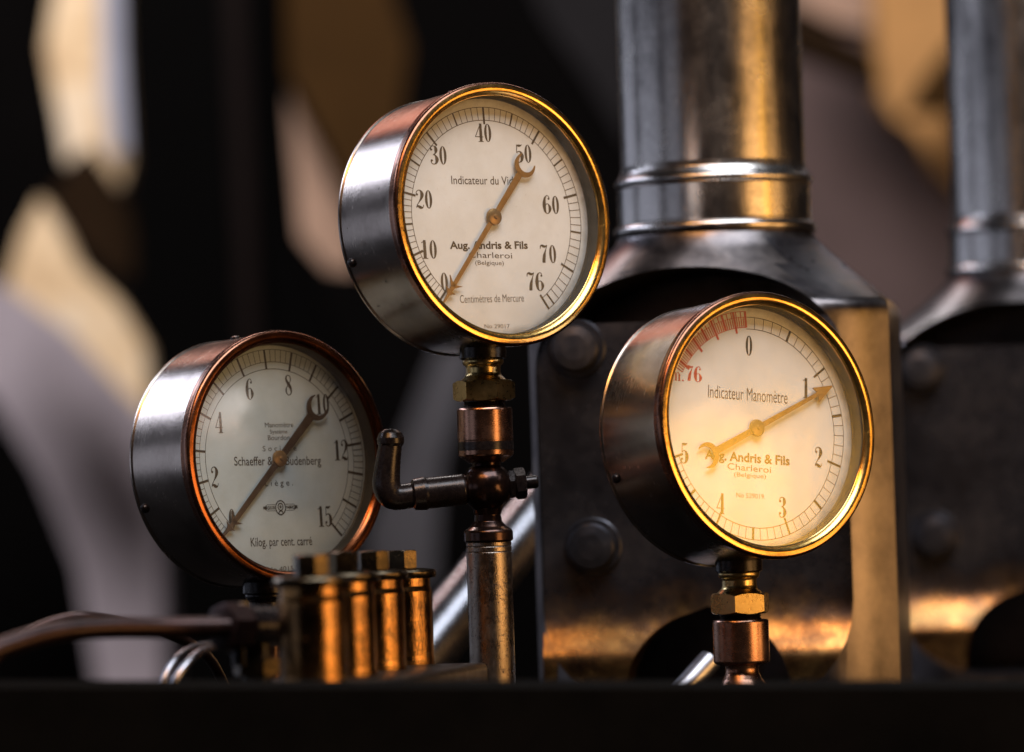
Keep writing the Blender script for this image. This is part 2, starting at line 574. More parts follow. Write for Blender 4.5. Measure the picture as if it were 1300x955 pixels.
def letters(bm, s, x0, x1, y, cap, z, mi, bold=0.0, y1=None, serif=0.0):
    """a line of print from x0 to x1 on baseline y with capitals of height cap (mm)"""
    cu = bpy.data.curves.new('txt', 'FONT')
    cu.body = s
    cu.size = 1.0
    cu.resolution_u = 3
    cu.offset = bold
    ob = bpy.data.objects.new('txt', cu)
    COL.objects.link(ob)
    dg = bpy.context.evaluated_depsgraph_get()
    me = bpy.data.meshes.new_from_object(ob.evaluated_get(dg))
    bpy.data.objects.remove(ob)
    bpy.data.curves.remove(cu)
    xs = [v.co.x for v in me.vertices]
    lo, hi = min(xs), max(xs)
    k = cap / CAPH
    y1 = y if y1 is None else y1
    vv = []
    for v in me.vertices:
        t = (v.co.x - lo) / (hi - lo)
        vv.append(bm.verts.new((x0 + (x1 - x0) * t, y + (y1 - y) * t + v.co.y * k, z)))
    for p in me.polygons:
        try:
            fc = bm.faces.new([vv[i] for i in p.vertices])
            fc.material_index = mi
            fc.normal_update()
            if fc.normal.z < 0:
                fc.normal_flip()
        except ValueError:
            pass
    bpy.data.meshes.remove(me)


def ang_xy(r, a):
    return (r * math.sin(R(a)), r * math.cos(R(a)))


def tick(bm, a, r0, r1, w, z, mi):
    s, c = math.sin(R(a)), math.cos(R(a))
    pl = [(r * s + k * c * w / 2, r * c - k * s * w / 2) for r, k in ((r0, -1), (r1, -1), (r1, 1), (r0, 1))]
    put_polys(bm, [pl], lambda x, y: (x, y), z, mi)


def arc(bm, r, w, a0, a1, z, mi, n=90):
    pl = []
    for k in range(n):
        a, b = a0 + (a1 - a0) * k / n, a0 + (a1 - a0) * (k + 1) / n
        pl.append([ang_xy(r - w / 2, a), ang_xy(r + w / 2, a), ang_xy(r + w / 2, b), ang_xy(r - w / 2, b)])
    put_polys(bm, pl, lambda x, y: (x, y), z, mi)


def interp(tab, v):
    for (a, x), (b, y) in zip(tab, tab[1:]):
        if v <= b:
            return x + (y - x) * (v - a) / (b - a)
    return tab[-1][1]


Z1, Z2, Z3 = 0.10, 0.13, 0.16     # print sits a tenth of a millimetre proud of the enamel (mm)


def dial_vacuum(bm):
    tab = [(0, -140), (10, -112), (20, -78), (30, -41.5), (40, -1.3), (50, 36.3), (60, 76.5), (65, 97), (70, 118.8), (76, 145.3)]
    arc(bm, 71.0, .45, -140, 145.3, Z1, 1)
    arc(bm, 62.6, .45, -140, 145.3, Z1, 1)
    for v in range(77):
        a = interp(tab, v)
        if v % 10 == 0 or v == 76:
            tick(bm, a, 60, 71.2, 1.5, Z2, 1)
        elif v % 5 == 0:
            tick(bm, a, 62.6, 71.2, 1.2, Z2, 1)
        else:
            tick(bm, a, 62.6, 71.0, .42, Z2, 1)
    for s, x, y in (('40', -2.5, 54.5), ('50', 28.5, 42), ('60', 48, 9.3), ('70', 43, -22.8), ('76', 31, -40.9), ('30', -38.8, 38.8), ('20', -52.2, 10.3), ('10', -51, -21.5), ('0', -40.6, -42)):
        number(bm, s, x, y, 12.0, Z1, 2, 1.22)
    letters(bm, 'Indicateur du Vide', -30.2, 22, 20.6, 5.3, Z1, 3, 0.004, 21.6)
    letters(bm, 'Aug. Andris & Fils', -34.7, 26.8, -20.8, 4.6, Z1, 3, 0.03, -19.6)
    letters(bm, 'Charleroi', -20.3, 13.8, -26.2, 3.7, Z1, 3, 0.0)
    letters(bm, '(Belgique)', -15.7, 6.8, -30.6, 2.7, Z1, 3, 0.0)
    letters(bm, 'Centimètres de Mercure', -29.5, 20.9, -55.3, 5.0, Z1, 3, -0.004, -53.9)
    letters(bm, 'No 29017', -11.7, 8.2, -71.2, 2.6, Z1, 3, 0.0)


def dial_pressure(bm):
    A = [-134.7, -121.4, -102.5, -84.4, -63.2, -44.1, -23.5, -4.7, 13.7, 31, 49, 65.7, 82.5, 99.4, 117.7, 136.2]
    arc(bm, 58.8, .42, -137, 136.8, Z1, 1)
    arc(bm, 71.5, .35, -134.7, 136.2, Z1, 1)
    arc(bm, 63.4, .35, -134.7, 136.2, Z1, 1)
    for i in range(16):
        tick(bm, A[i], 58.8, 71.6, 1.6, Z2, 1)
        if i < 15:
            for k in range(1, 5):
                tick(bm, A[i] + (A[i + 1] - A[i]) * k / 5, 63.4, 71.5, .42, Z2, 1)
    for s, x, y in (('8', 12.7, 48.1), ('10', 40, 35.3), ('12', 53, 4.9), ('15', 35.9, -38.3), ('0', -40.2, -38.1), ('2', -52.3, -10.7), ('4', -46.2, 24.3), ('6', -19.6, 45.6)):
        number(bm, s, x, y, 13.6, Z1, 1, 1.0)
    letters(bm, 'Manomètre', -8.9, 14.6, 20.6, 3.2, Z1, 1, 0.0)
    letters(bm, 'Système', -5.1, 9.4, 16.6, 2.5, Z1, 1, 0.0)
    letters(bm, 'Bourdon', -7.1, 10.8, 12.3, 3.2, Z1, 1, 0.0)
    letters(bm, 'S o c i é t é', -11.9, 16.0, 5.2, 3.4, Z1, 1, 0.0)
    letters(bm, 'Schaeffer & C. Budenberg', -35.8, 35.8, -3.6, 5.6, Z1, 1, 0.008, -4.4)
    letters(bm, 'L i è g e .', -11.7, 11.3, -17.5, 3.9, Z1, 1, 0.0)
    letters(bm, 'Kilog. par cent. carré', -26.4, 24.1, -56.1, 5.6, Z1, 1, 0.008, -56.8)
    letters(bm, 'No 4015', -14.0, 7.4, -73.0, 3.2, Z1, 1, 0.0)
    # the maker's emblem: an oval medallion on a banner of small print
    def oval(cx, cy, rx, ry, ix, iy, z, mi=1):
        n = 40
        pl = []
        for k in range(n):
            a, b = 2 * PI * k / n, 2 * PI * (k + 1) / n
            pl.append([(cx + rx * math.cos(a), cy + ry * math.sin(a)), (cx + rx * math.cos(b), cy + ry * math.sin(b)),
                       (cx + ix * math.cos(b), cy + iy * math.sin(b)), (cx + ix * math.cos(a), cy + iy * math.sin(a))])
        put_polys(bm, pl, lambda x, y: (x, y), z, mi)
    oval(-.2, -31.7, 4.4, 4.9, 3.6, 4.1, Z1)
    oval(-.2, -31.2, 2.4, 2.7, 1.6, 1.9, Z1)
    oval(-.2, -31.2, .9, 1.1, 0.2, 0.2, Z1)
    oval(-.2, -35.2, 2.0, 1.6, 1.3, .9, Z2)
    for s in (-1, 1):
        for yy in (-29.6, -33.6):
            put_polys(bm, [[(s * 4.2, yy - .16), (s * 11.2, yy - .16), (s * 11.2, yy + .16), (s * 4.2, yy + .16)]], lambda x, y: (x - .2, y), Z1, 1)
        tri = [(s * 11.2, -29.6), (s * 14.2, -31.6), (s * 11.2, -33.6), (s * 11.9, -31.6)]
        put_polys(bm, [tri], lambda x, y: (x - .2, y), Z1, 1)
    letters(bm, 'MARQUE DE', -14.5, -4.9, -32.5, 1.9, Z2, 1, 0.04)
    letters(bm, 'FABRIQUE', 4.5, 14.0, -32.5, 1.9, Z2, 1, 0.04)


def dial_compound(bm):
    tab = [(0, -6.5), (.5, 23), (1, 51.3), (1.5, 77.6), (2, 105), (2.5, 131.4), (3, 156.7), (4, 205), (5, 249)]
    arc(bm, 71.0, .45, -6.5, 249, Z1, 2)
    arc(bm, 63.4, .45, -6.5, 249, Z1, 2)
    for i in range(51):
        v = i / 10
        a = interp(tab, v)
        if i % 10 == 0 and i:
            tick(bm, a, 60, 71.2, 1.5, Z2, 2)
        elif i % 5 == 0 and i:
            tick(bm, a, 63.0, 71.2, 1.8, Z2, 2)
        elif i:
            tick(bm, a, 63.4, 71.0, .42, Z2, 2)
    # vacuum side in red: 0 to 76
    arc(bm, 74.6, .4, -62, -6.5, Z1, 3)
    arc(bm, 71.0, .35, -62, -6.5, Z1, 3)
    arc(bm, 64.4, .4, -62, -6.5, Z1, 3)
    n = 38
    for i in range(n + 1):
        a = -6.5 - 55.5 * i / n
        if i % 5 == 0:
            tick(bm, a, 61.0 if i % 10 == 5 else 64.4, 74.8, 1.7, Z2, 3)
        else:
            tick(bm, a, 64.4, 71.0 if i % 2 else 74.6, .75, Z2, 3)
    for s, x, y in (('0', -4.9, 52.5), ('1', 40.3, 30), ('2', 50.7, -13.7), ('3', 22.1, -48.5), ('4', -26.6, -50.1), ('5', -54.8, -20.8)):
        number(bm, s, x, y, 13.2, Z1, 2, 1.05)
    number(bm, '76', -48.0, 30.0, 10.0, Z1, 3, 1.35)
    number(bm, 'm.', -60.2, 28.6, 8.6, Z1, 3, 1.25)
    letters(bm, 'Indicateur Manomètre', -36.9, 25.8, 16.1, 8.2, Z1, 2, -0.004, 18.2)
    letters(bm, 'Aug. Andris & Fils', -39.0, 27.7, -22.9, 5.6, Z1, 4, 0.03, -21.1)
    letters(bm, 'Charleroi', -21.5, 12.9, -28.0, 4.0, Z1, 4, 0.0, -27.4)
    letters(bm, '(Belgique)', -16.2, 9.0, -32.0, 2.6, Z1, 4, 0.0, -31.2)
    letters(bm, 'No 529019.', -14.3, 8.3, -45.2, 3.0, Z1, 4, 0.0, -44.4)


def needle(bm, tip, tail_c, cres_r, style, z, wide=1.0):
    """flat hand along +y: long pointer, wider tail ending in an open crescent"""
    def ext(pl, z0, z1):
        lo = [bm.verts.new((x, y, z0)) for x, y in pl]
        hi = [bm.verts.new((x, y, z1)) for x, y in pl]
        bm.faces.new(hi)
        bm.faces.new(list(reversed(lo)))
        for k in range(len(pl)):
            j = (k + 1) % len(pl)
            bm.faces.new((lo[k], lo[j], hi[j], hi[k]))
    z0, z1 = z, z + 0.8
    k_ = wide
    if style == 'arrow':       # solid triangular head
        ext([(-1.7, 3), (1.7, 3), (1.25, tip - 12), (-1.25, tip - 12)], z0, z1)
        ext([(-5.2, tip - 15), (0, tip - 12.6), (5.2, tip - 15), (0.5, tip), (-0.5, tip)], z0, z1)
    else:                      # barbed head with a small knot, and a bare point
        ext([(-1.7 * k_, 3), (1.7 * k_, 3), (1.3 * k_, tip - 14), (-1.3 * k_, tip - 14)], z0, z1)
        ext([(-6.0, tip - 19), (-1.5, tip - 13.6), (-1.0, tip - 9), (1.0, tip - 9), (1.5, tip - 13.6), (6.0, tip - 19), (1.9, tip - 16.6), (-1.9, tip - 16.6)], z0, z1)
        ext([(-4.4, tip - 11.2), (-0.8, tip - 8.4), (0.8, tip - 8.4), (4.4, tip - 11.2), (1.2, tip - 10.8), (-1.2, tip - 10.8)], z0 + .02, z1 + .05)
        ext([(2.1 * math.cos(2 * PI * k / 14), tip - 9.4 + 1.9 * math.sin(2 * PI * k / 14)) for k in range(14)], z0 + .01, z1 + .1)
        ext([(-1.0, tip - 8), (1.0, tip - 8), (0.5, tip), (-0.5, tip)], z0, z1)
    # tail
    ext([(1.8 * k_, -2), (-1.8 * k_, -2), (-2.3 * k_, -(tail_c - cres_r + 1)), (2.3 * k_, -(tail_c - cres_r + 1))], z0, z1)
    # crescent, open away from the hub
    n = 30
    off = cres_r * 0.30
    ir = cres_r * 0.74
    half = R(128)
    outer = []
    inner = []
    for k in range(n + 1):
        a = -half + 2 * half * k / n
        w = max(0.0, math.cos(a / half * PI / 2)) ** 0.75
        ro = cres_r
        ri = cres_r - (0.35 + (cres_r * 0.42) * w)
        outer.append((ro * math.sin(a), -tail_c + ro * math.cos(a)))
        inner.append((ri * math.sin(a), -tail_c + ri * math.cos(a)))
    for k in range(n):
        ext([outer[k], outer[k + 1], inner[k + 1], inner[k]], z0, z1)


# ------------------------------------------------------------------ gauges


GL = []


def gauge(cfg):
    a, e = R(cfg['yaw']), R(cfg['tilt'])
    n = Vector((math.sin(a) * math.cos(e), -math.cos(a) * math.cos(e), math.sin(e)))
    u = Vector((math.cos(a), math.sin(a), 0))
    v = n.cross(u)
    c = P(*cfg['px'], cfg['d'])
    W = Matrix((u, v, n)).transposed().to_4x4()
    W.translation = c
    ra = cfg['rad']
    root = thing('pressure_gauge', cfg['label'], 'gauge', (0, 0, 0), None)
    base = c - n * 0.031 - Vector((0, 0, ra))
    root.location = base
    inv = Matrix.Translation(-base)
    loc = inv @ W
    S = Matrix.Scale(1.0, 4)
    # --- case: turned drum with a rolled back edge
    bm = bmesh.new()
    rc = ra - 0.0012
    L = cfg['len']
    lathe(bm, [(0, -L), (rc - .004, -L), (rc - .0012, -L + .0006), (rc + .0003, -L + .002), (rc + .0003, -L + .0034), (rc - .0006, -L + .0044),
               (rc - .0004, -L * .5), (rc - .0004, -.012), (rc - .0004, -.006), (rc - .004, -.005)], 160)
    case = link('case', bm, 'case', root, mat=loc)
    # screws on the drum
    for k, (ang, zz) in enumerate(cfg['screws']):
        bm = bmesh.new()
        m2 = Matrix.Translation((rc * math.sin(R(ang)), rc * math.cos(R(ang)), zz)) @ Vector((0, 0, 1)).rotation_difference(Vector((math.sin(R(ang)), math.cos(R(ang)), 0))).to_matrix().to_4x4()
        lathe(bm, [(0, .0016), (.0016, .0015), (.0027, .0010), (.0031, .0001), (.0031, -.002)], 24, m2)
        link('screw', bm, 'blackiron', case, mat=Matrix.Identity(4))
    # --- bezel ring and the dark wall behind it
    bm = bmesh.new()
    mr = 0.0042
    prof = [(ra - .0006, -.0085), (ra - .0002, -.0068)]
    for k in range(10):            # outer roll, brown
        t = R(-30 + 105 * k / 9)
        prof.append((ra - .0026 + .0026 * math.cos(t), -.0028 + .0026 * math.sin(t)))
    lathe(bm, prof, 160, None, 2)
    prof = [prof[-1]]
    for k in range(10):            # broad rounded lip sloping in to the glass
        t = k / 9
        prof.append((ra - .0026 - .0056 * t, -.0002 + .0005 * math.sin(PI * t) - .0024 * t ** 2.2))
    prof += [(ra - 2 * mr, -.0036)]
    lathe(bm, prof, 160, None, 0)
    bmesh.ops.remove_doubles(bm, verts=bm.verts, dist=2e-6)
    lathe(bm, [(ra - 2 * mr + .0002, -.0034), (ra - 2 * mr + .0005, -.0125), (ra - 2 * mr - .0005, -.0139)], 160, None, 1)
    bez = link('bezel', bm, [cfg['bezel'], 'wall', cfg.get('edge', 'bezel_brown')], root, mat=loc, angle=60)
    # --- dial: enamel plate with printed scale (millimetres scaled down)
    bm = bmesh.new()
    rd = (ra - .0072) * 1000
    lathe(bm, [(rd, -0.8), (rd, -.1), (rd - .3, 0), (rd * .66, 0), (rd * .33, 0), (0, 0)], 128, None, 0, False)
    cfg['draw'](bm)
    for vv in bm.verts:
        vv.co *= 0.001
    Rz = Matrix.Rotation(-R(cfg['rho']), 4, 'Z')
    dloc = loc @ Matrix.Translation((cfg.get('dx', 0), cfg.get('dy', 0), -.0140)) @ Rz
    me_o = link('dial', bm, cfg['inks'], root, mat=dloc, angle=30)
    # --- needle
    bm = bmesh.new()
    needle(bm, cfg['tip'], cfg['tail'], cfg['cres'], cfg['style'], 2.0, cfg.get('wide', 1.0))
    for vv in bm.verts:
        vv.co *= 0.001
    nl = link('needle', bm, cfg['hand'], root, mat=dloc @ Matrix.Rotation(-R(cfg['nang']), 4, 'Z'), angle=30)
    bm = bmesh.new()
    lathe(bm, [(0, .0052), (.0011, .0051), (.0014, .0046), (.0017, .0042), (.0038, .0040), (.0052, .0034), (.0055, .0026), (.0055, .0014), (.002, .0012), (.002, 0)], 40)
    link('hub', bm, cfg['hubm'], nl, mat=Matrix.Identity(4))
    # --- glass
    bm = bmesh.new()
    lathe(bm, [(0, -.0038), (ra - 2 * mr + .0003, -.0038)], 96)
    link('glass', bm, 'glass', root, mat=loc)
    # --- stem under the drum: boss, neck and hexagon
    sx = cfg['stem']
    top = c - n * cfg['soff'] - Vector((0, 0, ra * 0.985 + 7 * cfg['d'] / F))
    T = inv @ Matrix.Translation(top)
    s = cfg['d'] / F
    bm = bmesh.new()
    lathe(bm, [(0, .012), (.0150, .012), (.0150, -.0015), (.013, -.003), (0, -.003)], 48, T)
    link('boss', bm, 'blackiron', root, mat=Matrix.Identity(4))
    bm = bmesh.new()
    h = lambda px: -px * s
    lathe(bm, [(0, h(3)), (25 * s, h(3)), (26.5 * s, h(5)), (26.5 * s, h(9)), (25 * s, h(12)), (23 * s, h(13)), (22.2 * s, h(15)), (22.2 * s, h(22)), (23.5 * s, h(26)), (29 * s, h(31)), (31 * s, h(33)), (0, h(33))], 64, T)
    link('neck', bm, cfg['neck'], root, mat=Matrix.Identity(4))
    bm = bmesh.new()
    hexnut(bm, 34.5 * s, h(58), h(31.5), rot=R(cfg['hexrot']), mat=T)
    link('hex_nut', bm, cfg['neck'], root, mat=Matrix.Identity(4))
    bm = bmesh.new()
    lathe(bm, [(0, h(57)), (27 * s, h(57)), (27 * s, h(59)), (25 * s, h(60)), (27 * s, h(61.5)), (25 * s, h(63)), (27 * s, h(64.5)), (26 * s, h(70)), (0, h(70))], 48, T)
    link('thread', bm, 'blackiron', root, mat=Matrix.Identity(4))
    GL.append((c, n))
    return root, top, s


G1, top1, s1 = gauge(dict(px=(642, 271), d=2.6, rad=.0848, yaw=36.5, tilt=4, rho=.5, len=.068, screws=[(-107, -.060), (-6, -.036)],
                          label='topmost gauge of the three, cream vacuum dial numbered 0 to 76 in brass bezel', bezel='bezel', draw=dial_vacuum,
                          inks=['dial_cream', 'ink_brown', 'ink_brown', 'ink_brown'], tip=72, tail=43.5, cres=8.0, style='barb', hand='hand_brass', hubm='hand_brass',
                          nang=-141.5, stem=607, soff=.0295, hexrot=26, neck='brass', dx=-.0006, dy=-.0006))
G2, top2, s2 = gauge(dict(px=(368.5, 579.5), d=2.65, rad=.0825, yaw=41.5, tilt=3, rho=0, len=.066, screws=[(-110, -.058), (-10, -.032)],
                          label='lower left gauge, pale grey dial numbered 0 to 15 with dark needle and copper bezel', bezel='bezel_cu', draw=dial_pressure,
                          inks=['dial_dim_cool', 'ink', 'ink', 'ink'], tip=72, tail=47, cres=8.6, wide=1.3, style='barb', hand='hand_dark', hubm='hand_brass',
                          nang=-134.5, stem=340, soff=.03, hexrot=20, neck='blackiron', dx=.0006, dy=-.0006))
G3, top3, s3 = gauge(dict(px=(978, 539), d=2.58, rad=.0850, yaw=34, tilt=5, rho=6.5, len=.070, screws=[(-108, -.060)],
                          label='lower right gauge, warm cream dial with red scale and needle just past 1', bezel='bezel', draw=dial_compound,
                          inks=['dial_cream', 'ink', 'ink', 'ink_red', 'ink_brown'], tip=68, tail=43.5, cres=8.2, style='arrow', hand='hand_brass', hubm='hand_brass',
                          nang=61.2, stem=935, soff=.038, hexrot=-12, neck='brass', dx=-.0018, dy=-.0008))

# ------------------------------------------------------------------ fittings below the top gauge
T = Matrix.Translation(top1)
h = lambda px: -px * s1
cock = thing('stop_cock', 'dark bronze stop cock with bent lever under the topmost gauge', 'valve', top1 + Vector((0, 0, h(236))))
ci = Matrix.Translation(-Vector(cock.location)) @ T
bm = bmesh.new()
lathe(bm, [(0, h(67)), (34 * s1, h(67)), (35.5 * s1, h(69)), (35.5 * s1, h(108)), (35.2 * s1, h(109)), (35.2 * s1, h(117)), (35.5 * s1, h(118)), (35.5 * s1, h(127)), (34 * s1, h(129)), (22 * s1, h(137)), (0, h(137))], 72, ci)
link('union_collar', bm, 'copper', cock, mat=Matrix.Identity(4))
bm = bmesh.new()
lathe(bm, [(35.9 * s1, h(110)), (36.0 * s1, h(112)), (36.0 * s1, h(119)), (35.9 * s1, h(121))], 72, ci)
link('oil_band', bm, 'blackiron', cock, mat=Matrix.Identity(4))
bm = bmesh.new()
pr = [(0, h(134)), (19 * s1, h(134)), (18.5 * s1, h(140)), (20 * s1, h(145))]
for k in range(15):
    t = R(52) - R(104) * k / 14
    pr.append((33 * s1 * math.cos(t), h(168) + 33 * s1 * math.sin(t)))
pr += [(19 * s1, h(196)), (17 * s1, h(204)), (18 * s1, h(212)), (24 * s1, h(219)), (30 * s1, h(223)), (31.5 * s1, h(226)), (31.5 * s1, h(236)), (29 * s1, h(238)), (0, h(238))]
lathe(bm, pr, 72, ci)
link('valve_body', bm, 'bronze', cock, mat=Matrix.Identity(4))
# the plug runs left to right through the ball
ball = ci @ Vector((0, 0, h(168)))
right = Vector((1, 0.12, 0.075)).normalized()
ax = right.to_track_quat('Z', 'Y').to_matrix().to_4x4()
TL = Matrix.Translation(ball) @ ax
bm = bmesh.new()
lathe(bm, [(0, -97 * s1), (16 * s1, -97 * s1), (20 * s1, -94 * s1), (21.5 * s1, -80 * s1), (20 * s1, -77 * s1), (20 * s1, -30 * s1), (14 * s1, -20 * s1), (0, -20 * s1)], 40, TL)
link('plug_barrel', bm, 'blackiron', cock, mat=Matrix.Identity(4))
bm = bmesh.new()
hexnut(bm, 16 * s1, 28 * s1, 36 * s1, mat=TL, rot=.3)
hexnut(bm, 17.5 * s1, 36 * s1, 50 * s1, mat=TL)
lathe(bm, [(0, 66 * s1), (7 * s1, 66 * s1), (8.5 * s1, 64 * s1), (8.5 * s1, 49 * s1), (0, 49 * s1)], 28, TL)
link('plug_nut', bm, 'blackiron', cock, mat=Matrix.Identity(4))
b0 = ball
Z = Vector((0, 0, 1))
pts = [b0 - right * 90 * s1, b0 - right * 108 * s1 - Z * 1 * s1, b0 - right * 118 * s1, b0 - right * 125 * s1 + Z * 5 * s1, b0 - right * 129 * s1 + Z * 16 * s1,
       b0 - right * 128 * s1 + Z * 32 * s1, b0 - right * 125 * s1 + Z * 52 * s1, b0 - right * 122 * s1 + Z * 70 * s1]
sp = spline([tuple(p) for p in pts], 6)
rad_t = np.linspace(0, 1, len(sp))
rr = [s1 * (16.0 + 2.2 * math.sin(t * PI) ** 2 - 2.6 * max(0, t - .6)) for t in rad_t]
bm = bmesh.new()
tube(bm, sp, rr, 24)
lathe(bm, [(0, 13 * s1), (9 * s1, 12.5 * s1), (14.5 * s1, 8 * s1), (17.5 * s1, 1 * s1), (17 * s1, -6 * s1), (13 * s1, -12 * s1), (0, -13 * s1)], 32, Matrix.Translation(pts[-1] + Z * 4 * s1))
link('lever', bm, 'blackiron', cock, mat=Matrix.Identity(4))

pb = top1 + Vector((0, 0, h(237)))
pipe = thing('riser_pipe', 'pitted upright pipe below the stop cock, left of the dark steel frame', 'pipe', pb - Vector((0, 0, .2)))
bm = bmesh.new()
pi_ = Matrix.Translation(Vector((0, 0, .2)))
lathe(bm, [(27 * s1, 0), (29 * s1, -.001), (29 * s1, -.003), (28.2 * s1, -.0035), (29 * s1, -.004), (29 * s1, -.0065), (28.2 * s1, -.007), (29 * s1, -.0075), (29 * s1, -.2), (0, -.2)], 64, pi_)
link('tube', bm, 'pipe', pipe, mat=Matrix.Identity(4))

# fittings below the right gauge
T = Matrix.Translation(top3)
h3 = lambda px: -px * s3
un = thing('pipe_union', 'bright copper union collar on a flared neck under the right gauge', 'pipe fitting', top3 + Vector((0, 0, h3(330))))
ui = Matrix.Translation(-Vector(un.location)) @ T
bm = bmesh.new()
lathe(bm, [(0, h3(66)), (34.5 * s3, h3(66)), (36 * s3, h3(68)), (36 * s3, h3(119)), (35 * s3, h3(121)), (28 * s3, h3(124)), (0, h3(124))], 72, ui)
link('union_collar', bm, 'copper', un, mat=Matrix.Identity(4))
bm = bmesh.new()
lathe(bm, [(0, h3(122)), (22 * s3, h3(122)), (21 * s3, h3(128)), (21.5 * s3, h3(134)), (25 * s3, h3(142)), (30 * s3, h3(150)), (31 * s3, h3(160)), (26 * s3, h3(178)), (20 * s3, h3(190)), (29 * s3, h3(200)), (29 * s3, h3(330)), (0, h3(330))], 72, ui)
link('neck', bm, 'copper', un, mat=Matrix.Identity(4))
# post under the left gauge, mostly hidden behind the oil valves
po = thing('gauge_post', 'short dark post under the left gauge, behind the oil valves', 'pipe', top2 + Vector((0, 0, -.16)))
bm = bmesh.new()
lathe(bm, [(0, .16 - 66 * s2), (24 * s2, .16 - 66 * s2), (24 * s2, .10), (27 * s2, .098), (27 * s2, .085), (24 * s2, .083), (24 * s2, 0), (0, 0)], 48)
link('tube', bm, 'bronze', po, mat=Matrix.Identity(4))

# ------------------------------------------------------------------ row of oil valves on their plate
VS = [(399, 868, 2.22, 737, 0.3), (438, 856, 2.34, 727, 0.9), (477, 848, 2.45, 723, 0.15), (514, 841, 2.56, 718, 0.62)]
VL = ['nearest and largest looking brass oil valve, first in the row beside the pipe nut',
      'second brass oil valve from the near end of the row of four',
      'third brass oil valve in the row, next to the farthest one',
      'farthest brass oil valve of the row, nearest to the upright pipe']
VR = 0.0187
proto = None
for (x, y, d, yf, hr), lab in zip(VS, VL):
    b = P(x, y, d)
    if proto is None:
        proto = thing('oil_valve', lab, 'valve', b, None, 'brass oil valves in a row')
        H = 0.0535
        bm = bmesh.new()
        lathe(bm, [(0, -.004), (VR, -.004), (VR, .002), (VR * .985, .004), (VR * .985, H - .009), (VR * .94, H - .006), (VR * .94, H - .001), (0, H - .001)], 64)
        link('barrel', bm, 'oilbrass', proto)
        bm = bmesh.new()
        lathe(bm, [(0, H - .001), (VR * 1.10, H - .001), (VR * 1.15, H + .0005), (VR * 1.15, H + .0028), (VR * 1.08, H + .0042), (VR * .75, H + .0050), (0, H + .0050)], 64)
        link('flange', bm, 'cap', proto)
        bm = bmesh.new()
        hexnut(bm, .0085, H + .005, H + .0165, mat=Matrix.Identity(4))
        capo = link('hex_cap', bm, 'cap', proto)
        capo.rotation_euler = (0, 0, hr)
    else:
        c = copy_tree(proto)
        c.location = b
        c['label'] = lab
        for k in c.children:
            if k.name.startswith('hex_cap'):
                k.rotation_euler = (0, 0, hr)
        c.rotation_euler = (0, 0, hr)

pa, pb_ = P(452, 865, 2.17), P(620, 837, 2.555)
dirp = Vector((pb_.x - pa.x, pb_.y - pa.y, 0)).normalized()
plate = thing('valve_plate', 'dark cast mounting plate carrying the four brass oil valves', 'mounting plate', (pa.x, pa.y, pa.z - .03))
ang = math.atan2(dirp.y, dirp.x)
Lp = math.hypot(pb_.x - pa.x, pb_.y - pa.y)
slope = math.atan2(pb_.z - pa.z, Lp)
bm = bmesh.new()
box(bm, -.02, Lp, 0, .085, .0, .028, None, .004, 3)
po_ = link('casting', bm, 'grimy', plate)
po_.rotation_euler = (0, -slope, ang)

# ------------------------------------------------------------------ pipe work at the lower left
cp = thing('copper_pipe', 'thick tarnished copper pipe running to the hex fitting at lower left', 'pipe', P(150, 800, 2.24))
o0 = -Vector(cp.location)
bm = bmesh.new()
tube(bm, [Vector(p) for p in spline([tuple(P(x, y, d) + o0) for x, y, d in ((-160, 890, 2.13), (-60, 850, 2.15), (10, 820, 2.17), (70, 803, 2.19), (140, 797, 2.21), (220, 797, 2.23), (300, 796, 2.24))], 8)], 14 * 2.2 / F, 24)
link('tube', bm, 'copperpipe', cp)
axn = (P(330, 795, 2.255) - P(280, 796, 2.235)).normalized()
q = axn.to_track_quat('Z', 'Y').to_matrix().to_4x4()
s_ = 2.24 / F
bm = bmesh.new()
hexnut(bm, 28 * s_, 0, 36 * s_, rot=.25, mat=Matrix.Translation(P(281, 796, 2.24) + o0) @ q)
link('hex_nut', bm, 'copperpipe', cp)
bm = bmesh.new()
lathe(bm, [(0, 30 * s_), (20 * s_, 30 * s_), (21 * s_, 40 * s_), (26 * s_, 42 * s_), (26 * s_, 95 * s_), (0, 95 * s_)], 40, Matrix.Translation(P(281, 796, 2.24) + o0) @ q)
link('elbow', bm, 'blackiron', cp)

cp2 = thing('thin_pipe', 'thinner dark pipe arching behind the thick copper pipe', 'pipe', P(60, 800, 2.45))
o0 = -Vector(cp2.location)
bm = bmesh.new()
tube(bm, spline([tuple(P(x, y, d) + o0) for x, y, d in ((-60, 900, 2.4), (-10, 845, 2.42), (30, 806, 2.44), (75, 787, 2.45), (120, 784, 2.46), (200, 800, 2.5), (260, 830, 2.55), (290, 880, 2.6))], 8), 7 * 2.45 / F, 18)
link('tube', bm, 'copperpipe', cp2)

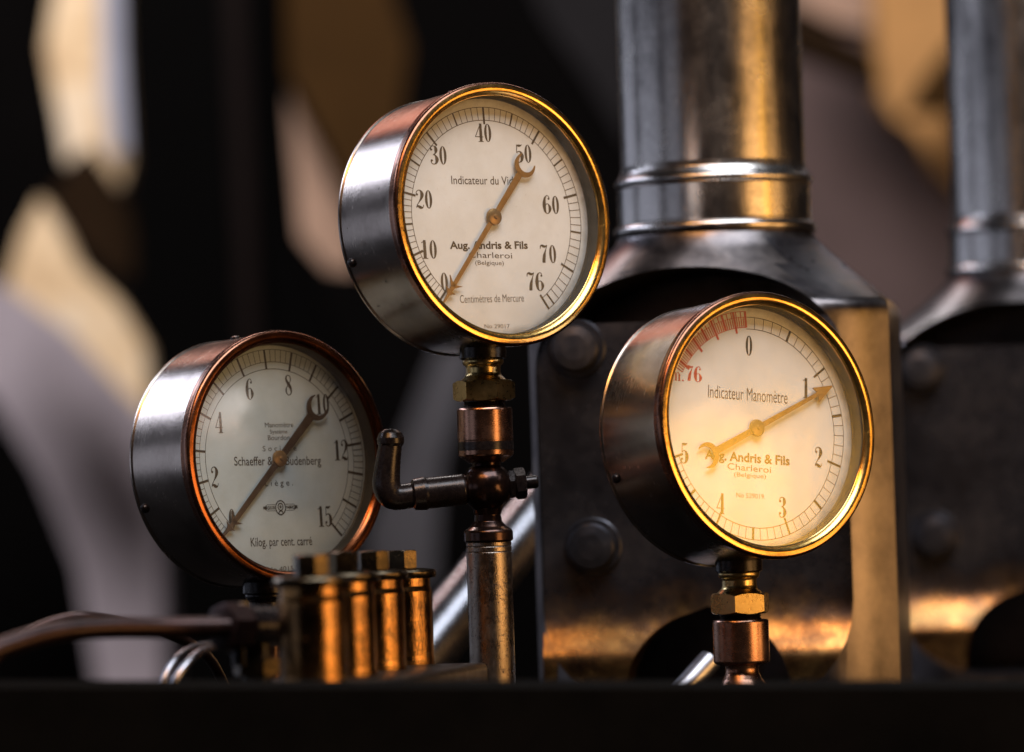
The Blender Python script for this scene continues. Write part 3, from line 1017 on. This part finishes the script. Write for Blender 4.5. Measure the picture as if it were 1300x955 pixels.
nt_ = thing('pipe_nut', 'steel hexagon nut on a short threaded stub below the copper pipe fitting', 'nut', P(327, 870, 2.26))
o0 = -Vector(nt_.location)
bm = bmesh.new()
hexnut(bm, 27 * s_, P(327, 858, 2.26).z + o0.z, P(327, 836, 2.26).z + o0.z, rot=.35)
link('hexagon', bm, 'cap', nt_)
bm = bmesh.new()
lathe(bm, [(0, -.03), (19 * s_, -.03), (19 * s_, .032), (0, .032)], 36)
link('stub', bm, 'blackiron', nt_)
bn = thing('bolt_head', 'small bright steel bolt standing on the hex fitting at lower left', 'bolt', P(302, 776, 2.25))
bm = bmesh.new()
hexnut(bm, 13 * s_, -.002, 11 * s_, rot=.2)
link('hexagon', bm, 'rod', bn)
bm = bmesh.new()
lathe(bm, [(0, -.03), (9 * s_, -.03), (9 * s_, .0), (0, .0)], 24)
link('shank', bm, 'blackiron', bn)

for lab, pts_, r_ in (('outer one of two bright curved steel tubes below the copper pipe', ((196, 900, 2.35), (206, 868, 2.35), (222, 838, 2.36), (246, 822, 2.38), (275, 818, 2.4), (300, 830, 2.42)), 4.2),
                      ('inner one of two bright curved steel tubes, just beside the steel nut', ((206, 905, 2.33), (222, 866, 2.33), (242, 838, 2.34), (264, 824, 2.36), (288, 824, 2.38), (304, 840, 2.4)), 5.2)):
    t_ = thing('curved_tube', lab, 'tube', P(*pts_[2]), None, 'bright curved tubes')
    o0 = -Vector(t_.location)
    bm = bmesh.new()
    tube(bm, spline([tuple(P(*p) + o0) for p in pts_], 8), r_ * 2.35 / F, 18)
    link('tube', bm, 'rod', t_)

# ------------------------------------------------------------------ column frames of the engine
PX = 2.95 / F     # metres per photograph pixel at the first column


def rsq(w, d, r, t, n=9):
    """rounded section, counter-clockwise from the front right; t = 1 turns the front corners into long soft chamfers"""
    out = []
    for cx, cy, a0 in ((w - r, -d + r, -90), (w - r, d - r, 0), (-w + r, d - r, 90), (-w + r, -d + r, 180)):
        for k in range(n):
            f = k / (n - 1)
            a = R(a0 + 90 * f)
            x, y = cx + r * math.cos(a), cy + r * math.sin(a)
            if a0 in (-90, 180):
                # chamfer: most of the corner leans 33 degrees, with small rounds at both ends
                g = f if a0 == -90 else 1 - f
                bx = r * (0.02 + 0.96 * g)
                by = 0.62 * r * (g * 0.96 + 0.02)
                if g in (0.0, 1.0):
                    bx, by = r * g, 0.62 * r * g
                x2 = (w - r + bx) if a0 == -90 else -(w - r + bx)
                y2 = -d + by * (0.55 + 0.45 * g)
                x, y = x + (x2 - x) * t, y + (y2 - y) * t
            out.append((x, y))
    return out


def column_frame(label):
    root = thing('column_frame', label, 'engine frame', (0, 0, 0), None, 'column frames of the engine')
    # z = 0 at the middle of the collar band; the axis is the column's
    rc = .0664
    bm = bmesh.new()
    lathe(bm, [(0, .9), (rc, .9), (rc, .030), (rc + .0005, .026), (rc + .003, .022), (0, .022)], 96)
    link('column', bm, 'steel', root)
    bm = bmesh.new()
    pr = []
    for k in range(9):
        t = R(100 - 190 * k / 8)
        pr.append((rc + .0020 + .0031 * math.cos(t), .0180 + .0034 * math.sin(t)))
    pr += [(rc + .0033, .0138), (rc + .0033, .0125), (rc + .0033, .012), (rc + .0033, .0), (rc + .0033, -.010), (rc + .0033, -.0108), (rc + .0034, -.0118)]
    for k in range(9):
        t = R(90 - 150 * k / 8)
        pr.append((rc + .0034 + .0034 * math.cos(t), -.0165 + .0038 * math.sin(t)))
    pr.append((rc, -.0215))
    lathe(bm, pr, 96)
    link('collar', bm, 'steel', root)
    # body: round at the neck, square below the shoulder
    W_, D_ = .127, .105
    rows = []
    prof = [(-.0205, 0.0), (-.026, .05), (-.034, .19), (-.046, .42), (-.058, .66), (-.071, .925), (-.0735, .968), (-.0765, .992), (-.081, 1.0), (-.086, 1.0), (-.40, 1.0)]
    for z, t in prof:
        w = rc + .004 + (W_ - rc - .004) * t
        d = rc + .004 + (D_ - rc - .004) * t
        r = min(w, d) * (1 - t) + .046 * t
        rows.append([(x, y, z) for x, y in rsq(w, d, r, t * .88)])
    bm = bmesh.new()
    vs = [[bm.verts.new(p) for p in row] for row in rows]
    for a, b in zip(vs, vs[1:]):
        for k in range(len(a)):
            j = (k + 1) % len(a)
            bm.faces.new((a[k], b[k], b[j], a[j]))
    bm.faces.new(vs[0])
    bm.faces.new(list(reversed(vs[-1])))
    bm.normal_update()
    body = link('body', bm, 'casting', root)
    # arched recess cut in the front
    bm = bmesh.new()
    hw, zt, zs = .1100, -.046, -.118
    pl = []
    for k in range(33):
        a = PI * k / 32
        pl.append((hw * math.cos(a), zs + (zt - zs) * math.sin(a) ** 0.9 if 0 < k < 32 else zs))
    r = .075
    zb = -.356
    ox = -.012
    left = [(-hw, zb + r)] + [(-hw + r - r * math.cos(R(90 * k / 8)), zb + r - r * math.sin(R(90 * k / 8))) for k in range(1, 9)]
    rightp = [(-x, z) for x, z in reversed(left)]
    pl = pl + left + rightp
    pl = [(x + ox, z) for x, z in pl]
    fr = [bm.verts.new((x, -D_ - .03, z)) for x, z in pl]
    bk = [bm.verts.new((x, D_ - .03, z)) for x, z in pl]
    bm.faces.new(fr)
    bm.faces.new(list(reversed(bk)))
    for k in range(len(pl)):
        j = (k + 1) % len(pl)
        bm.faces.new((fr[k], bk[k], bk[j], fr[j]))
    bmesh.ops.recalc_face_normals(bm, faces=bm.faces)
    cutter = link('cutter', bm, 'plate', None)
    md = body.modifiers.new('cut', 'BOOLEAN')
    md.operation = 'DIFFERENCE'
    md.solver = 'EXACT'
    md.object = cutter
    bpy.context.view_layer.update()
    dg = bpy.context.evaluated_depsgraph_get()
    me = bpy.data.meshes.new_from_object(body.evaluated_get(dg))
    body.modifiers.clear()
    body.data = me
    bpy.data.objects.remove(cutter)
    me.materials.clear()
    me.materials.append(MT['casting'])
    me.materials.append(MT['plate'])
    for p in me.polygons:      # recess walls get the dark plate material: inner shade put into colour
        c = p.center
        inside = abs(c.x - ox) <= hw + .0005 and c.y > -D_ + .002 and c.y < D_ - .02 and c.z < -.03
        p.material_index = 1 if (inside and abs(p.normal.y) < .6 and abs(c.x - ox) <= hw + .001) else 0
    me.shade_smooth()
    me.set_sharp_from_angle(angle=R(32))
    # plate inside the recess, swelling forward at its foot, with an arched hole
    bm = bmesh.new()
    y0 = -D_ + .030
    prof = [(-.083, y0), (-.20, y0), (-.275, y0)]
    z_, y_ = -.276, y0
    prof[-1] = (z_, y_)
    for th, dz in ((3, .004), (7, .004), (11, .004), (15, .004), (19, .004), (22, .003), (24, .003), (25, .003), (26, .003), (27, .003), (27, .003), (24, .002), (19, .002), (13, .002), (6, .002), (-6, .02), (-6, .02)):
        z_ -= dz
        y_ -= dz * math.tan(R(th))
        prof.append((z_, y_))
    fine = []
    for (za, ya), (zb_, yb) in zip(prof, prof[1:]):
        m_ = max(1, int(abs(za - zb_) / .004))
        for k in range(m_):
            fine.append((za + (zb_ - za) * k / m_, ya + (yb - ya) * k / m_))
    fine.append(prof[-1])
    hx, hrw, hzt, hzc = -.006, .058, -.287, -.345

    def hole(z):
        if z > hzt:
            return None
        t = max(0.0, 1 - ((z - hzc) / (hzt - hzc)) ** 2) if z > hzc else 1
        return hrw * t ** 0.5
    xa, xb = ox - hw + .0005, ox + hw - .0005
    nseg = 14
    for side in (-1, 1):
        prev = None
        for z, y in fine:
            hh = hole(z) or 0.0
            e0, e1 = (xa, hx - hh) if side < 0 else (hx + hh, xb)
            row = [bm.verts.new((e0 + (e1 - e0) * k / nseg, y, z)) for k in range(nseg + 1)]
            if prev:
                for k in range(nseg):
                    bm.faces.new((prev[k], prev[k + 1], row[k + 1], row[k]))
            # the inside of the hole runs back
            prev = row
        # wall of the hole
        prev = None
        for z, y in fine:
            hh = hole(z)
            if hh is None:
                continue
            x = hx + side * hh
            w = (bm.verts.new((x, y, z)), bm.verts.new((x, y + .05, z)))
            if prev:
                bm.faces.new((prev[0], prev[1], w[1], w[0]))
            prev = w
    bmesh.ops.remove_doubles(bm, verts=bm.verts, dist=1e-6)
    link('inner_plate', bm, 'stained_glint', root, angle=30)
    # bolts on the plate
    for bx, bz in ((-.0925, -.100), (-.0855, -.2400)):
        bm = bmesh.new()
        mb = Matrix.Translation((bx, y0, bz)) @ Matrix.Rotation(R(90), 4, 'X')
        lathe(bm, [(.0205, -.001), (.0205, .002), (.0195, .003), (0, .003)], 40, mb)
        lathe(bm, [(.0165, .002), (.0165, .012), (.0150, .0150), (.009, .0162), (0, .0165)], 40, mb)
        link('bolt', bm, 'plate', root)
    return root


f1 = column_frame('big steel column frame with arched recess, right behind the right gauge')
f1.location = P(907, 264, 2.95)
f1.rotation_euler = (0, 0, R(-9))
f2 = copy_tree(f1)
f2['label'] = 'blurred farther column frame at the right edge of the picture'
f2.location = P(1309, 318, 3.5)

# ------------------------------------------------------------------ polished rods between the frames
for lab, a, b, r_, d_ in (('thick bright slanting rod behind the upright pipe, left of the near frame', (520, 850, 3.3), (720, 605, 3.45), 36, 3.35),
                          ('short bright slanting rod low before the arch, left of the right gauge stem', (846, 900, 2.78), (902, 838, 2.80), 15, 2.79),
                          ('blurred level steel rod low at the right edge of the picture', (1120, 866, 3.7), (1400, 858, 3.72), 22, 3.7)):
    t_ = thing('polished_rod', lab, 'rod', P(*a), None, 'polished slanting rods')
    o0 = -Vector(t_.location)
    A_, B_ = P(*a) + o0, P(*b) + o0
    A_ = A_ - (B_ - A_) * (.35 if abs(a[1] - b[1]) > 20 else 0)
    bm = bmesh.new()
    tube(bm, [A_ + (B_ - A_) * k / 6 for k in range(7)], r_ * d_ / F, 40)
    link('shaft', bm, 'rod' if r_ > 15 else 'brightrod', t_)

# ------------------------------------------------------------------ added black bed filling the bottom strip of the view; everything stands into it
bm = bmesh.new()
zb = P(650, 864, 2.12).z
y0b = 2.12
vs = []
for x in (-1.4, 0.43):
    vs.append([bm.verts.new((x, y, z)) for y, z in ((y0b, zb - .9), (y0b, zb - .004), (y0b + .004, zb), (y0b + 2.4, zb - .155), (y0b + 2.4, zb - .9))])
for k in range(5):
    j = (k + 1) % 5
    bm.faces.new((vs[0][k], vs[1][k], vs[1][j], vs[0][j]))
bm.faces.new(vs[0])
bm.faces.new(list(reversed(vs[1])))
bed = link('added_bed', bm, 'bed', None)
bed.rotation_euler = (0, ROLL, 0)
tag(bed, kind='structure')

# ------------------------------------------------------------------ dim hall behind: wall, floor and big machine pieces
MT['hallwall'] = surf('near-black hall plaster', [(0.3, (0.0016, 0.0014, 0.0015)), (0.7, (0.004, 0.0035, 0.0036))], metallic=0, rough=(.7, .9), scale=2, fine=20, bump=0, spec=.02)  # plaster in a near-black base colour
MT['hallfloor'] = surf('dark hall floor', [(0.3, (0.01, 0.009, 0.009)), (0.7, (0.02, 0.018, 0.016))], metallic=0, rough=(.7, .9), scale=2, fine=20, bump=0, spec=.02)
bm = bmesh.new()
box(bm, -9, 9, 14.5, 14.8, -2.5, 6)
tag(link('wall', bm, 'hallwall'), kind='structure')
bm = bmesh.new()
box(bm, -9, 9, -3.5, 14.5, -2.6, -2.5)
tag(link('floor', bm, 'hallfloor'), kind='structure')


def paint(name, c, rough=.8, metallic=0.0):
    return surf(name, [(0.35, tuple(v * .72 for v in c)), (0.65, c)], metallic=metallic, rough=(rough - .1, rough + .1), scale=5, fine=30, bump=0.1, spec=.03)


MT['cream'] = surf('cream machine paint', [(0.35, (0.50, 0.33, 0.19)), (0.5, (0.80, 0.60, 0.38)), (0.66, (0.82, 0.70, 0.56))], metallic=0, rough=(.6, .8), scale=2.2, fine=9, bump=0.1, spec=.03)
MT['lilac'] = paint('lilac grey machine paint', (0.42, 0.375, 0.43))
MT['pink'] = paint('dusty pink plaster', (0.42, 0.28, 0.21))
MT['ochre'] = paint('ochre painted iron', (0.58, 0.31, 0.12))
MT['mauve'] = paint('mauve brown paint', (0.13, 0.092, 0.09))
MT['greyp'] = paint('dull grey paint', (0.12, 0.12, 0.14))
MT['dark'] = paint('black machine paint', (0.0011, 0.0010, 0.0011))
MT['brownp'] = paint('dark brown paint', (0.022, 0.012, 0.006))


def slab(name, label, cat, pts, d, th, m, group=None):
    """a thick cast piece with the outline pts, d metres away"""
    d, th = d * 1.5, th * 2
    cx = sum(p[0] for p in pts) / len(pts)
    cy = sum(p[1] for p in pts) / len(pts)
    c0 = P(cx, cy, d)
    bm = bmesh.new()
    fr = []
    for x, y in pts:
        q_ = P(x, y, d)
        fr.append(Vector((q_.x - c0.x, 0, q_.z - c0.z)))
    a = [bm.verts.new(p) for p in fr]
    b = [bm.verts.new(p + Vector((0, th, 0))) for p in fr]
    bm.faces.new(a)
    bm.faces.new(list(reversed(b)))
    for k in range(len(pts)):
        j = (k + 1) % len(pts)
        bm.faces.new((a[k], b[k], b[j], a[j]))
    o = link(name, bm, m, None, loc=c0)
    return tag(o, label, cat, group)


MT['paleblue'] = paint('pale blue paint', (0.42, 0.44, 0.55))
MT['dimgrey'] = paint('dim grey paint', (0.018, 0.017, 0.019))
MT['highlight'] = paint('dim brown highlight tone', (0.010, 0.007, 0.0068))
MT['umber'] = paint('umber paint', (0.048, 0.024, 0.008))
slab('tall_panel', 'blurred tall cream panel with forked foot in the far top left corner', 'panel',
     [(80, -90), (148, -90), (152, 60), (163, 203), (152, 238), (114, 182), (84, 208), (72, 140), (57, 62)], 8.5, .1, 'cream')
slab('pale_strip', 'narrow pale blue strip on the right side of the tall cream panel at top left', 'strip',
     [(124, -90), (150, -90), (153, 60), (161, 190), (142, 196), (130, 120)], 8.4, .03, 'paleblue')
slab('wedge_panel', 'blurred cream wedge far behind, running down into the lilac beam at left', 'panel',
     [(50, 252), (74, 290), (94, 335), (145, 382), (182, 440), (192, 530), (160, 500), (86, 420), (8, 362), (28, 295)], 8.2, .1, 'cream')
slab('slanting_beam', 'wide blurred lilac grey beam slanting down at the left edge behind the left gauge', 'beam',
     [(-80, 340), (0, 362), (70, 396), (140, 440), (188, 520), (204, 620), (208, 920), (132, 920), (98, 720), (48, 600), (-10, 505), (-80, 440)], 8.6, .25, 'lilac')
slab('iron_upright', 'broad black iron upright far behind, above the left gauge', 'machine frame',
     [(176, -90), (344, -90), (350, 120), (366, 300), (420, 420), (480, 900), (232, 900), (206, 600), (192, 440), (170, 330)], 7.0, .3, 'dark')
slab('upright_highlight', 'dim brown rib strip added down the front of the broad black iron upright', 'highlight',
     [(278, -90), (306, -90), (322, 250), (330, 470), (306, 470), (296, 250)], 6.98, .01, 'highlight')  # thin added strip: the upright's highlight put into its colour
slab('crosspiece', 'dark brown crosspiece far behind, between two cream patches at top left', 'machine part',
     [(100, 205), (116, 200), (150, 250), (172, 300), (172, 350), (140, 348), (96, 300), (60, 250)], 7.2, .15, 'brownp')
slab('plaster_panel', 'blurred dusty pink panel far behind, left of the topmost gauge', 'panel',
     [(350, 80), (376, 140), (415, 212), (448, 283), (452, 345), (416, 342), (374, 292), (354, 212)], 8.4, .1, 'pink')
slab('brown_girder', 'dim brown girder far behind, above and left of the topmost gauge', 'girder',
     [(340, -90), (470, -90), (520, 60), (500, 200), (452, 262), (416, 190), (378, 118), (352, 60)], 8.3, .1, 'umber')
slab('grey_bar', 'dull grey slanting bar far behind, between left gauge and stop cock', 'bar',
     [(556, 440), (606, 440), (560, 590), (552, 740), (440, 740), (486, 620)], 7.4, .15, 'greyp')
slab('dim_bar', 'barely visible grey bar far behind, between the topmost gauge and the near column', 'bar',
     [(640, -90), (800, -90), (800, 190), (740, 90), (690, 20)], 8.6, .1, 'dimgrey')
slab('mauve_panel', 'large blurred mauve brown panel between the two columns', 'panel',
     [(985, -90), (1300, -90), (1300, 500), (985, 500)], 8.6, .1, 'mauve')
slab('pink_plate', 'blurred pinkish plate far behind at the top, just right of the near column', 'plate',
     [(1000, -90), (1112, -90), (1112, 40), (1062, 30), (1010, 4)], 8.2, .1, 'pink')
slab('ochre_plate', 'big blurred ochre plate far behind, against the left side of the right column', 'plate',
     [(1108, -90), (1260, -90), (1260, 260), (1216, 245), (1186, 208), (1160, 166), (1136, 150), (1116, 112)], 8.0, .1, 'ochre')
slab('brown_strut', 'dark brown strut slanting down far behind, from the near column to the ochre plate', 'strut',
     [(985, 8), (1020, 18), (1108, 66), (1120, 108), (1060, 82), (985, 52)], 7.6, .1, 'brownp')
slab('brown_bracket', 'small brown bracket across the big ochre plate beside the right column', 'bracket',
     [(1152, 140), (1180, 92), (1212, 50), (1240, 60), (1240, 136), (1190, 138)], 7.8, .1, 'umber')

# ------------------------------------------------------------------ light: windows on the left, low warm sun through panes on the right
w = bpy.data.worlds.new('World')
SC.world = w
w.use_nodes = True
bg = w.node_tree.nodes['Background']
bg.inputs['Color'].default_value = (0.5, 0.45, 0.5, 1)
bg.inputs['Strength'].default_value = 0.012


def lamp(name, pos, target, sx, sy, power, col):
    ld = bpy.data.lights.new(name, 'AREA')
    ld.shape = 'RECTANGLE'
    ld.size, ld.size_y = sx, sy
    ld.energy = power
    ld.color = col
    o = bpy.data.objects.new(name, ld)
    COL.objects.link(o)
    o.location = pos
    d = Vector(target) - Vector(pos)
    o.rotation_euler = d.to_track_quat('-Z', 'Y').to_euler()
    return o


GC = Vector((0, 2.6, 0.06))


def around(az, el, dist):
    """az from the camera side towards the right, degrees"""
    return GC + Vector((math.sin(R(az)) * math.cos(R(el)), -math.cos(R(az)) * math.cos(R(el)), math.sin(R(el)))) * dist


WARM = (1.0, 0.52, 0.17)
COOL = (0.74, 0.80, 1.0)


def mirrored(g, px, dist):
    """where a ray from the camera at px leaves gauge g's flat glass for, dist metres on"""
    cg, n = g
    d = P(px[0], px[1], 1.0).normalized()
    hit = d * (cg.dot(n) / d.dot(n))
    return hit + (d - 2 * d.dot(n) * n) * dist, hit


def rad(r, sx, sy):
    return r * PI * sx * sy


lamp('warm_window', around(55, -7, 3.2), GC, 1.35, 1.4, rad(6.5, 1.35, 1.4), WARM)
lamp('warm_window', around(82, -9, 3.2), GC, 0.7, 1.7, rad(3.2, .7, 1.7), WARM)
lamp('warm_back_window', around(156, 8, 3.6), GC, 0.5, 1.6, rad(3.0, .5, 1.6), WARM)
lamp('warm_lamp', around(-18, 50, 2.6), GC, 1.5, 0.3, rad(20, 1.5, .3), (1.0, 0.45, 0.11))
for az in (-102, -118, -134):
    lamp('cool_window', around(az, 28, 3.4), GC, 0.62, 0.62, rad(10, .62, .62), COOL)
lamp('cool_low_window', around(-92, 2, 3.4), GC, 2.2, 0.8, rad(.72, 2.2, .8), COOL)
lamp('cool_front_window', around(-55, 2, 3.4), GC, 1.2, 0.9, rad(.45, 1.2, .9), COOL)
lamp('cool_far_window', around(-132, 3, 3.6), GC, 1.8, 0.9, rad(.6, 1.8, .9), COOL)
lamp('dial_fill_light', around(30, 62, 3.0), GC, 2.6, 1.6, rad(8.8, 2.6, 1.6), (0.86, 0.92, 1.0))  # added overhead fill that brightens the dials
lamp('roof_back_light', around(-160, 36, 3.2), GC, 1.0, 0.7, rad(2.0, 1.0, .7), (1.0, 0.34, 0.22))
q_, h_ = mirrored(GL[2], (880, 650), 2.4)
lamp('amber_lamp', q_, h_, .27, .22, rad(8.0, .27, .22), (1.0, 0.46, 0.035))
lamp('hall_fill_light', (-1.6, 8.2, 5.6), (-0.5, 12.5, 0.3), 3.8, 1.6, 640, (1.0, 0.92, 0.88))  # added area lamp brightening the far pieces of the hall

# ------------------------------------------------------------------ colour management
SC.view_settings.view_transform = 'Standard'
SC.view_settings.look = 'None'
SC.view_settings.exposure = 0
SC.view_settings.gamma = 1
SC.cycles.use_denoising = True
SC.cycles.sample_clamp_indirect = 6
SC.cycles.max_bounces = 8
SC.cycles.transparent_max_bounces = 12
